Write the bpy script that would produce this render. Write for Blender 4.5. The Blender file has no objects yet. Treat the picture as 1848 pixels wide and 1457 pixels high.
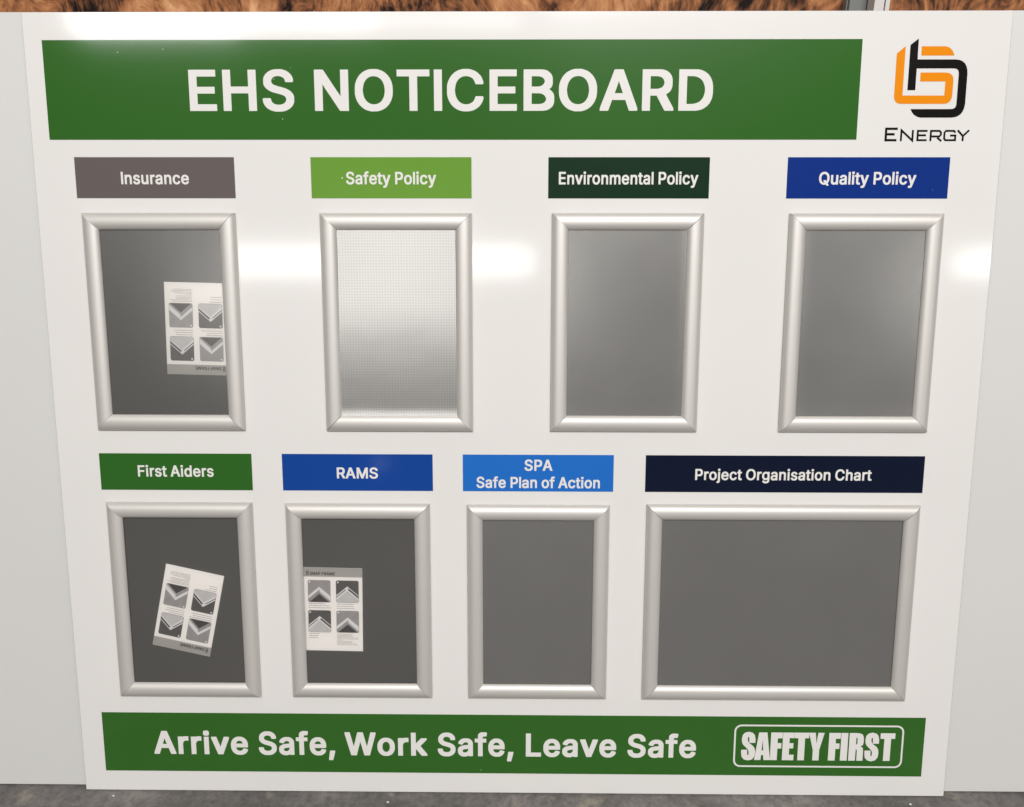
import bpy, bmesh, math, random
from mathutils import Matrix, Vector

scene = bpy.context.scene
COL = scene.collection
S = 0.00085                       # one layout unit of the board in metres
LEAN = math.radians(12.0)         # the board leans back against the wall
FOOT = -771.5                     # layout y of the board's bottom edge
EX = Vector((1, 0, 0))
UP = Vector((0, math.sin(LEAN), math.cos(LEAN)))
NO = Vector((0, -math.cos(LEAN), math.sin(LEAN)))
BOARD = Matrix((( EX.x, UP.x, NO.x, 0), (EX.y, UP.y, NO.y, 0.0), (EX.z, UP.z, NO.z, 0.0014), (0, 0, 0, 1)))


def place(x, y, h=0.0):
    """layout units on the leaning board -> world"""
    return BOARD @ Vector((x * S, (y - FOOT) * S, h * S))


# ------------------------------------------------------------------ camera
cam_data = bpy.data.cameras.new('camera')
cam = bpy.data.objects.new('camera', cam_data)
COL.objects.link(cam)
scene.camera = cam
cam_data.sensor_width = 36.0
cam_data.lens = 1403.9 / 1848.0 * 36.0
cam_data.clip_start = 0.05
cam_data.clip_end = 200.0
RX = Vector((0.99994976, 0.00166712, -0.00988436))      # camera axes in board terms
RY = Vector((-0.00307609, 0.98952989, -0.14429533))
RZ = Vector((-0.00954031, -0.14431848, -0.98948530))     # looking direction (x, up, out of board)
m3 = BOARD.to_3x3()
cx = (m3 @ RX).normalized()
cz = -(m3 @ RZ).normalized()
cy = cz.cross(cx).normalized()
CAMPOS = place(11.6, 274.0, 1499.3)
mw = Matrix((cx, cy, cz)).transposed().to_4x4()
mw.translation = CAMPOS
cam.matrix_world = mw

# ------------------------------------------------------------------ light
world = bpy.data.worlds.new('World')
scene.world = world
world.use_nodes = True
wn = world.node_tree
bg = wn.nodes['Background']
wtc = wn.nodes.new('ShaderNodeTexCoord')
wsp = wn.nodes.new('ShaderNodeSeparateXYZ')
wrp = wn.nodes.new('ShaderNodeValToRGB')
wrp.color_ramp.elements[0].position = 0.0
wrp.color_ramp.elements[0].color = (0.12, 0.117, 0.113, 1)
wrp.color_ramp.elements[1].position = 1.0
wrp.color_ramp.elements[1].color = (1.45, 1.42, 1.38, 1)
wmid = wrp.color_ramp.elements.new(0.5)
wmid.color = (0.34, 0.332, 0.322, 1)
wn.links.new(wtc.outputs['Generated'], wsp.inputs[0])
wn.links.new(wsp.outputs['Z'], wrp.inputs[0])
wn.links.new(wrp.outputs[0], bg.inputs['Color'])
bg.inputs['Strength'].default_value = 0.37

scene.view_settings.view_transform = 'Standard'
scene.view_settings.look = 'None'
scene.view_settings.gamma = 1.0
scene.view_settings.exposure = 0.0


def pixel_ray(px, py):
    d = m3 @ (RX * ((px - 924) / 1403.9) - RY * ((py - 728.5) / 1403.9) + RZ)
    return d.normalized()


def lamp_seen_in_board(name, x0, x1, y0, y1, dist, radiance, color=(1.0, 0.985, 0.965)):
    """an area lamp whose mirror image falls on this stretch of the glossy board"""
    def hit(px, py):
        d = pixel_ray(px, py)
        p0 = place(0, 0, 0)
        k = (p0 - CAMPOS).dot(NO) / d.dot(NO)
        p = CAMPOS + d * k
        return p, (d - 2 * d.dot(NO) * NO).normalized()
    xm, ym = (x0 + x1) / 2, (y0 + y1) / 2
    p, r = hit(xm, ym)
    c = p + r * dist
    def at(px, py):
        q, s = hit(px, py)
        k = (c - q).dot(r) / s.dot(r)
        return q + s * k
    a, b = at(x0, ym), at(x1, ym)
    e, f = at(xm, y0), at(xm, y1)
    w, h = (b - a).length, (f - e).length
    L = bpy.data.lights.new(name, 'AREA')
    L.shape = 'RECTANGLE'
    L.size, L.size_y = w, h
    L.energy = radiance * math.pi * math.pi * w * h / math.pi
    L.color = color
    o = bpy.data.objects.new(name, L)
    COL.objects.link(o)
    z = r
    x = (b - a).normalized()
    y = z.cross(x).normalized()
    x = y.cross(z).normalized()
    M = Matrix((x, y, z)).transposed().to_4x4()
    M.translation = c
    o.matrix_world = M


lamp_seen_in_board('ceiling_batten', 138, 430, 24, 56, 5.0, 46.0)
lamp_seen_in_board('ceiling_batten_mid', 432, 680, 20, 48, 5.0, 22.0)
lamp_seen_in_board('ceiling_batten_dim', 682, 940, 20, 46, 5.0, 9.0)
lamp_seen_in_board('far_batten', 415, 968, 446, 497, 8.0, 16.0)
lamp_seen_in_board('far_batten_right', 1700, 2300, 449, 500, 8.0, 16.0)


def area(name, loc, target, sx, sy, watts, color=(1, 0.985, 0.965)):
    L = bpy.data.lights.new(name, 'AREA')
    L.shape = 'RECTANGLE'
    L.size, L.size_y = sx, sy
    L.energy = watts
    L.color = color
    o = bpy.data.objects.new(name, L)
    COL.objects.link(o)
    o.location = loc
    o.rotation_euler = (Vector(target) - Vector(loc)).to_track_quat('-Z', 'Y').to_euler()
    return o


area('overhead_fill', (-0.1, -2.6, 3.5), (0.0, 0.1, 0.3), 1.7, 0.25, 31.0)  # unseen fill light added overhead to light the board
area('overhead_fill_far', (1.3, -4.5, 4.6), (0.1, 0.1, 0.2), 2.2, 0.35, 208.0)  # second added fill, farther off, evens out the board's foot and right side
lamp_seen_in_board('low_glint', 672, 700, 829, 846, 3.0, 2.0)  # small unseen lamp added only to put a faint glint on the board


# ------------------------------------------------------------------ materials
def srgb(r, g, b):
    f = lambda c: (c / 255 / 12.92) if c / 255 <= 0.04045 else ((c / 255 + 0.055) / 1.055) ** 2.4
    return (f(r), f(g), f(b), 1.0)


def N(nt, kind, **kw):
    n = nt.nodes.new(kind)
    for k, v in kw.items():
        if k in n.inputs.keys():
            n.inputs[k].default_value = v
        else:
            setattr(n, k, v)
    return n


def base_mat(name, color, rough, metallic=0.0, spec=0.5, coat=0.0, coat_rough=0.1,
             vary=0.03, vary_scale=3.0, bump=0.0, bump_scale=200.0, rough_vary=0.0):
    m = bpy.data.materials.new(name)
    m.use_nodes = True
    nt = m.node_tree
    b = nt.nodes['Principled BSDF']
    b.inputs['Roughness'].default_value = rough
    b.inputs['Metallic'].default_value = metallic
    b.inputs['Specular IOR Level'].default_value = spec
    b.inputs['Coat Weight'].default_value = coat
    b.inputs['Coat Roughness'].default_value = coat_rough
    tc = N(nt, 'ShaderNodeTexCoord')
    nz = N(nt, 'ShaderNodeTexNoise', Scale=vary_scale, Detail=4.0)
    nt.links.new(tc.outputs['Object'], nz.inputs['Vector'])
    mx = nt.nodes.new('ShaderNodeMix'); mx.data_type = 'RGBA'
    lo = tuple(c * (1 - vary) for c in color[:3]) + (1,)
    hi = tuple(min(1, c * (1 + vary)) for c in color[:3]) + (1,)
    mx.inputs[6].default_value = lo
    mx.inputs[7].default_value = hi
    nt.links.new(nz.outputs['Fac'], mx.inputs[0])
    nt.links.new(mx.outputs[2], b.inputs['Base Color'])
    if bump:
        n2 = N(nt, 'ShaderNodeTexNoise', Scale=bump_scale, Detail=3.0)
        nt.links.new(tc.outputs['Object'], n2.inputs['Vector'])
        bp = N(nt, 'ShaderNodeBump', Strength=bump, Distance=0.0004)
        nt.links.new(n2.outputs['Fac'], bp.inputs['Height'])
        nt.links.new(bp.outputs[0], b.inputs['Normal'])
        if coat:
            nt.links.new(bp.outputs[0], b.inputs['Coat Normal'])
    if rough_vary:
        n3 = N(nt, 'ShaderNodeTexNoise', Scale=40.0, Detail=5.0)
        nt.links.new(tc.outputs['Object'], n3.inputs['Vector'])
        mr = N(nt, 'ShaderNodeMapRange')
        mr.inputs['To Min'].default_value = rough - rough_vary
        mr.inputs['To Max'].default_value = rough + rough_vary
        nt.links.new(n3.outputs['Fac'], mr.inputs['Value'])
        nt.links.new(mr.outputs[0], b.inputs['Roughness'])
    return m


def gloss(name, color, vary=0.04):
    return base_mat(name, color, 0.30, vary=vary, vary_scale=5.0, bump=0.035, bump_scale=420.0, rough_vary=0.05,
                    spec=0.05, coat=0.75, coat_rough=0.088)


M = {}
M['board'] = gloss('glossy_white_acrylic', (0.805, 0.785, 0.762, 1), 0.015)
M['letter'] = gloss('white_lettering', (0.81, 0.79, 0.76, 1), 0.01)
M['banner'] = gloss('banner_green', (0.030, 0.128, 0.016, 1))
M['grey'] = gloss('label_grey', (0.135, 0.112, 0.110, 1))
M['lime'] = gloss('label_light_green', (0.145, 0.325, 0.040, 1))
M['dark_green'] = gloss('label_dark_green', (0.007, 0.030, 0.013, 1))
M['blue'] = gloss('label_royal_blue', (0.004, 0.030, 0.220, 1))
M['mid_green'] = gloss('label_green', (0.030, 0.130, 0.019, 1))
M['rams_blue'] = gloss('label_blue', (0.008, 0.058, 0.305, 1))
M['sky_blue'] = gloss('label_sky_blue', (0.018, 0.155, 0.56, 1))
M['navy'] = gloss('label_navy', (0.006, 0.010, 0.028, 1))
M['orange'] = gloss('logo_orange', (0.86, 0.27, 0.004, 1))
M['black'] = gloss('logo_black', (0.006, 0.005, 0.005, 1))
M['edge_grey'] = base_mat('grey_edge_strip', (0.27, 0.26, 0.25, 1), 0.7)
M['sheet'] = base_mat('white_fluted_plastic', (0.695, 0.69, 0.675, 1), 0.45, vary=0.02, bump=0.15, bump_scale=30)
M['paper'] = base_mat('leaflet_paper', (0.80, 0.77, 0.74, 1), 0.5, vary=0.02)
M['ink'] = base_mat('leaflet_ink', (0.03, 0.028, 0.026, 1), 0.6)
M['fine_ink'] = base_mat('leaflet_fine_print', (0.24, 0.23, 0.22, 1), 0.6)
M['band'] = base_mat('leaflet_grey_band', (0.36, 0.345, 0.32, 1), 0.5)
M['pic_light'] = base_mat('picture_light_grey', (0.30, 0.285, 0.278, 1), 0.5, vary=0.2, vary_scale=90)
M['pic_dark'] = base_mat('picture_dark_grey', (0.095, 0.09, 0.085, 1), 0.5, vary=0.12, vary_scale=90)
M['pic_deep'] = base_mat('picture_charcoal', (0.065, 0.058, 0.060, 1), 0.5)
M['pic_lav'] = base_mat('picture_pale_lavender', (0.50, 0.485, 0.475, 1), 0.5, vary=0.14, vary_scale=70)
M['pic_white'] = base_mat('picture_white_rail', (0.66, 0.65, 0.65, 1), 0.5)


def alu_mat():
    m = base_mat('satin_silver_anodised', (0.70, 0.675, 0.64, 1), 0.50, metallic=0.48, spec=0.5,
                 vary=0.025, vary_scale=8, bump=0.05, bump_scale=900, rough_vary=0.03)
    return m


M['alu'] = alu_mat()
M['backing'] = base_mat('frame_backing_grey', (0.088, 0.085, 0.081, 1), 0.6, vary=0.05)


def film_mat(name, amount, rough, emboss, pitch=0.0045, tint=(0.95, 0.93, 0.90, 1), milk=0.0, contrast=0.0):
    """clear cover film: lets the backing through, glossy on top, optionally embossed with a dot grid"""
    m = bpy.data.materials.new(name)
    m.use_nodes = True
    nt = m.node_tree
    nt.nodes.remove(nt.nodes['Principled BSDF'])
    out = nt.nodes['Material Output']
    tr = N(nt, 'ShaderNodeBsdfTransparent')
    tr.inputs['Color'].default_value = (1, 1, 1, 1)
    gl = N(nt, 'ShaderNodeBsdfAnisotropic') if False else N(nt, 'ShaderNodeBsdfGlossy')
    gl.inputs['Color'].default_value = tint
    gl.inputs['Roughness'].default_value = rough
    tc = N(nt, 'ShaderNodeTexCoord')
    fac = None
    lw = N(nt, 'ShaderNodeFresnel', IOR=1.35)
    ad = N(nt, 'ShaderNodeMath', operation='ADD', use_clamp=True)
    nt.links.new(lw.outputs[0], ad.inputs[0])
    ad.inputs[1].default_value = amount
    fac = ad.outputs[0]
    nz = N(nt, 'ShaderNodeTexNoise', Scale=9.0, Detail=3.0)
    nt.links.new(tc.outputs['Object'], nz.inputs['Vector'])
    bpn = N(nt, 'ShaderNodeBump', Strength=0.12, Distance=0.004)
    nt.links.new(nz.outputs['Fac'], bpn.inputs['Height'])
    last = bpn
    if emboss:
        sp = N(nt, 'ShaderNodeSeparateXYZ')
        nt.links.new(tc.outputs['Object'], sp.inputs[0])
        s = []
        for ax in ('X', 'Y'):
            mu = N(nt, 'ShaderNodeMath', operation='MULTIPLY')
            mu.inputs[1].default_value = 2 * math.pi / pitch
            nt.links.new(sp.outputs[ax], mu.inputs[0])
            si = N(nt, 'ShaderNodeMath', operation='SINE')
            nt.links.new(mu.outputs[0], si.inputs[0])
            up = N(nt, 'ShaderNodeMath', operation='MULTIPLY_ADD')
            up.inputs[1].default_value = 0.5; up.inputs[2].default_value = 0.5
            nt.links.new(si.outputs[0], up.inputs[0])
            s.append(up)
        pr = N(nt, 'ShaderNodeMath', operation='MULTIPLY')
        nt.links.new(s[0].outputs[0], pr.inputs[0]); nt.links.new(s[1].outputs[0], pr.inputs[1])
        bd = N(nt, 'ShaderNodeBump', Strength=emboss, Distance=0.0002)
        nt.links.new(pr.outputs[0], bd.inputs['Height'])
        nt.links.new(bpn.outputs[0], bd.inputs['Normal'])
        last = bd
        # the dimples scatter a little more light than the land between them
        mr = N(nt, 'ShaderNodeMapRange')
        mr.inputs['From Min'].default_value = 0.0; mr.inputs['From Max'].default_value = 1.0
        mr.inputs['To Min'].default_value = 1 - contrast; mr.inputs['To Max'].default_value = 1 + contrast * 1.6
        nt.links.new(pr.outputs[0], mr.inputs['Value'])
        m2 = N(nt, 'ShaderNodeMath', operation='MULTIPLY', use_clamp=True)
        nt.links.new(mr.outputs[0], m2.inputs[0]); nt.links.new(fac, m2.inputs[1])
        fac = m2.outputs[0]
    nt.links.new(last.outputs[0], gl.inputs['Normal'])
    mix = N(nt, 'ShaderNodeMixShader')
    nt.links.new(fac, mix.inputs[0])
    nt.links.new(tr.outputs[0], mix.inputs[1])
    nt.links.new(gl.outputs[0], mix.inputs[2])
    final = mix
    if milk:
        df = N(nt, 'ShaderNodeBsdfDiffuse')
        df.inputs['Color'].default_value = (0.55, 0.54, 0.52, 1)
        mk = N(nt, 'ShaderNodeMixShader')
        n5 = N(nt, 'ShaderNodeTexNoise', Scale=7.0, Detail=5.0, Roughness=0.6)
        nt.links.new(tc.outputs['Object'], n5.inputs['Vector'])
        mr5 = N(nt, 'ShaderNodeMapRange')
        mr5.inputs['From Min'].default_value = 0.3; mr5.inputs['From Max'].default_value = 0.7
        mr5.inputs['To Min'].default_value = milk * 0.86; mr5.inputs['To Max'].default_value = milk * 1.14
        nt.links.new(n5.outputs['Fac'], mr5.inputs['Value'])
        nt.links.new(mr5.outputs[0], mk.inputs[0])
        nt.links.new(mix.outputs[0], mk.inputs[1])
        nt.links.new(df.outputs[0], mk.inputs[2])
        final = mk
    nt.links.new(final.outputs[0], out.inputs['Surface'])
    return m


def concrete_mat():
    m = bpy.data.materials.new('worn_concrete')
    m.use_nodes = True
    nt = m.node_tree
    b = nt.nodes['Principled BSDF']
    tc = N(nt, 'ShaderNodeTexCoord')
    n1 = N(nt, 'ShaderNodeTexNoise', Scale=3.5, Detail=8.0, Roughness=0.62)
    n2 = N(nt, 'ShaderNodeTexNoise', Scale=60.0, Detail=6.0, Roughness=0.7)
    vo = N(nt, 'ShaderNodeTexVoronoi', Scale=70.0)
    r1 = N(nt, 'ShaderNodeValToRGB')
    r1.color_ramp.elements[0].position = 0.30; r1.color_ramp.elements[0].color = (0.10, 0.092, 0.088, 1)
    r1.color_ramp.elements[1].position = 0.68; r1.color_ramp.elements[1].color = (0.30, 0.275, 0.262, 1)
    e = r1.color_ramp.elements.new(0.5); e.color = (0.185, 0.172, 0.165, 1)
    r2 = N(nt, 'ShaderNodeValToRGB')
    r2.color_ramp.elements[0].position = 0.30; r2.color_ramp.elements[0].color = (0.45, 0.44, 0.43, 1)
    r2.color_ramp.elements[1].position = 0.62; r2.color_ramp.elements[1].color = (1.0, 1.0, 1.0, 1)
    r3 = N(nt, 'ShaderNodeValToRGB')
    r3.color_ramp.elements[0].position = 0.05; r3.color_ramp.elements[0].color = (0.45, 0.42, 0.38, 1)
    r3.color_ramp.elements[1].position = 0.16; r3.color_ramp.elements[1].color = (1, 1, 1, 1)
    for n in (n1, n2, vo):
        nt.links.new(tc.outputs['Object'], n.inputs['Vector'])
    nt.links.new(n1.outputs['Fac'], r1.inputs[0])
    nt.links.new(n2.outputs['Fac'], r2.inputs[0])
    nt.links.new(vo.outputs['Distance'], r3.inputs[0])
    m1 = nt.nodes.new('ShaderNodeMix'); m1.data_type = 'RGBA'; m1.blend_type = 'MULTIPLY'; m1.inputs[0].default_value = 0.9
    m2 = nt.nodes.new('ShaderNodeMix'); m2.data_type = 'RGBA'; m2.blend_type = 'MULTIPLY'; m2.inputs[0].default_value = 0.35
    nt.links.new(r1.outputs[0], m1.inputs[6]); nt.links.new(r2.outputs[0], m1.inputs[7])
    nt.links.new(m1.outputs[2], m2.inputs[6]); nt.links.new(r3.outputs[0], m2.inputs[7])
    n4 = N(nt, 'ShaderNodeTexNoise', Scale=11.0, Detail=7.0, Roughness=0.7)
    nt.links.new(tc.outputs['Object'], n4.inputs['Vector'])
    r4 = N(nt, 'ShaderNodeValToRGB')
    r4.color_ramp.elements[0].position = 0.56; r4.color_ramp.elements[0].color = (0, 0, 0, 1)
    r4.color_ramp.elements[1].position = 0.68; r4.color_ramp.elements[1].color = (0.75, 0.75, 0.75, 1)
    nt.links.new(n4.outputs['Fac'], r4.inputs[0])
    m3_ = nt.nodes.new('ShaderNodeMix'); m3_.data_type = 'RGBA'
    m3_.inputs[7].default_value = (0.34, 0.30, 0.245, 1)
    nt.links.new(r4.outputs[0], m3_.inputs[0])
    nt.links.new(m2.outputs[2], m3_.inputs[6])
    nt.links.new(m3_.outputs[2], b.inputs['Base Color'])
    b.inputs['Roughness'].default_value = 0.75
    bp = N(nt, 'ShaderNodeBump', Strength=0.6, Distance=0.003)
    nt.links.new(n2.outputs['Fac'], bp.inputs['Height'])
    nt.links.new(bp.outputs[0], b.inputs['Normal'])
    return m


def mural_mat():
    """a printed wall covering: shaggy tawny strands with dark clumps"""
    m = bpy.data.materials.new('tawny_shaggy_print')
    m.use_nodes = True
    nt = m.node_tree
    b = nt.nodes['Principled BSDF']
    tc = N(nt, 'ShaderNodeTexCoord')
    # strands: noise stretched along a direction that wanders
    wn_ = N(nt, 'ShaderNodeTexNoise', Scale=5.0, Detail=2.0)
    nt.links.new(tc.outputs['Object'], wn_.inputs['Vector'])
    vm = N(nt, 'ShaderNodeVectorMath', operation='SCALE'); vm.inputs['Scale'].default_value = 0.22
    nt.links.new(wn_.outputs['Color'], vm.inputs[0])
    va = N(nt, 'ShaderNodeVectorMath', operation='ADD')
    nt.links.new(tc.outputs['Object'], va.inputs[0]); nt.links.new(vm.outputs[0], va.inputs[1])
    mp = N(nt, 'ShaderNodeMapping'); mp.inputs['Scale'].default_value = (85, 1, 36)
    nt.links.new(va.outputs[0], mp.inputs['Vector'])
    st = N(nt, 'ShaderNodeTexNoise', Scale=1.0, Detail=6.0, Roughness=0.65)
    nt.links.new(mp.outputs[0], st.inputs['Vector'])
    mp2 = N(nt, 'ShaderNodeMapping'); mp2.inputs['Scale'].default_value = (11, 1, 6)
    nt.links.new(tc.outputs['Object'], mp2.inputs['Vector'])
    cl = N(nt, 'ShaderNodeTexNoise', Scale=1.0, Detail=4.0, Roughness=0.6)
    nt.links.new(mp2.outputs[0], cl.inputs['Vector'])
    # tone = 0.55 clump + 0.45 strand
    a = N(nt, 'ShaderNodeMath', operation='MULTIPLY'); a.inputs[1].default_value = 0.62
    c = N(nt, 'ShaderNodeMath', operation='MULTIPLY'); c.inputs[1].default_value = 0.38
    s = N(nt, 'ShaderNodeMath', operation='ADD')
    nt.links.new(cl.outputs['Fac'], a.inputs[0]); nt.links.new(st.outputs['Fac'], c.inputs[0])
    nt.links.new(a.outputs[0], s.inputs[0]); nt.links.new(c.outputs[0], s.inputs[1])
    r = N(nt, 'ShaderNodeValToRGB')
    cr = r.color_ramp
    cr.elements[0].position = 0.39; cr.elements[0].color = (0.012, 0.007, 0.006, 1)
    cr.elements[1].position = 0.64; cr.elements[1].color = (0.86, 0.51, 0.28, 1)
    for p, col in ((0.43, (0.12, 0.05, 0.025, 1)), (0.49, (0.36, 0.145, 0.060, 1)), (0.56, (0.60, 0.28, 0.125, 1))):
        e = cr.elements.new(p); e.color = col
    nt.links.new(s.outputs[0], r.inputs[0])
    nt.links.new(r.outputs[0], b.inputs['Base Color'])
    b.inputs['Roughness'].default_value = 0.7
    b.inputs['Specular IOR Level'].default_value = 0.15
    return m


M['floor'] = concrete_mat()
M['mural'] = mural_mat()
M['post_grey'] = base_mat('grey_painted_upright', (0.20, 0.21, 0.20, 1), 0.5, vary=0.1, vary_scale=30)
M['post_white'] = base_mat('white_painted_post', (0.74, 0.71, 0.69, 1), 0.4)
M['seam'] = base_mat('dark_seam', (0.05, 0.045, 0.04, 1), 0.7)


# ------------------------------------------------------------------ object helpers
def link(name, mesh, material, parent=None, matrix=None):
    o = bpy.data.objects.new(name, mesh)
    if material is not None and len(mesh.materials) == 0:
        mesh.materials.append(material)
    COL.objects.link(o)
    if parent is not None:
        o.parent = parent
    if matrix is not None:
        o.matrix_local = matrix
    return o


def root(name, label, cat, matrix, group=None):
    o = bpy.data.objects.new(name, None)
    o.empty_display_size = 0.05
    COL.objects.link(o)
    o.matrix_world = matrix
    o['label'] = label
    o['category'] = cat
    if group:
        o['group'] = group
    return o


def mesh_from(name, verts, faces, smooth=False):
    me = bpy.data.meshes.new(name)
    me.from_pydata([tuple(v) for v in verts], [], faces)
    me.update()
    if smooth:
        for p in me.polygons:
            p.use_smooth = True
    return me


def box_mesh(name, x0, x1, y0, y1, z0, z1, bevel=0.0):
    bm = bmesh.new()
    v = [bm.verts.new(c) for c in ((x0, y0, z0), (x1, y0, z0), (x1, y1, z0), (x0, y1, z0),
                                   (x0, y0, z1), (x1, y0, z1), (x1, y1, z1), (x0, y1, z1))]
    for f in ((3, 2, 1, 0), (4, 5, 6, 7), (0, 1, 5, 4), (1, 2, 6, 5), (2, 3, 7, 6), (3, 0, 4, 7)):
        bm.faces.new([v[i] for i in f])
    if bevel:
        bmesh.ops.bevel(bm, geom=list(bm.edges), offset=bevel, segments=2, affect='EDGES', profile=0.6)
    me = bpy.data.meshes.new(name)
    bm.to_mesh(me)
    bm.free()
    return me


def lx(x):
    return x * S


def ly(y):
    return (y - FOOT) * S


def board_box(name, x0, x1, y0, y1, h0, h1, material, parent, bevel=0.0):
    return link(name, box_mesh(name, lx(x0), lx(x1), ly(y0), ly(y1), h0 * S, h1 * S, bevel * S), material, parent)


def filled(contours, h):
    """closed polylines (layout units, even-odd) -> flat mesh data, verts in metres"""
    cu = bpy.data.curves.new('outline', 'CURVE')
    cu.dimensions = '2D'
    cu.fill_mode = 'BOTH'
    for c in contours:
        sp = cu.splines.new('POLY')
        sp.points.add(len(c) - 1)
        for p, q in zip(sp.points, c):
            p.co = (q[0], q[1], 0, 1)
        sp.use_cyclic_u = True
    o = bpy.data.objects.new('outline', cu)
    COL.objects.link(o)
    bpy.context.view_layer.update()
    me = bpy.data.meshes.new_from_object(o.evaluated_get(bpy.context.evaluated_depsgraph_get()))
    bpy.data.objects.remove(o)
    bpy.data.curves.remove(cu)
    me.materials.clear()
    for v in me.vertices:
        v.co = (v.co.x, v.co.y, h)
    bm = bmesh.new(); bm.from_mesh(me)
    for f in bm.faces:
        if f.normal.z < 0:
            f.normal_flip()
    bm.to_mesh(me); bm.free()
    return me


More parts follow.
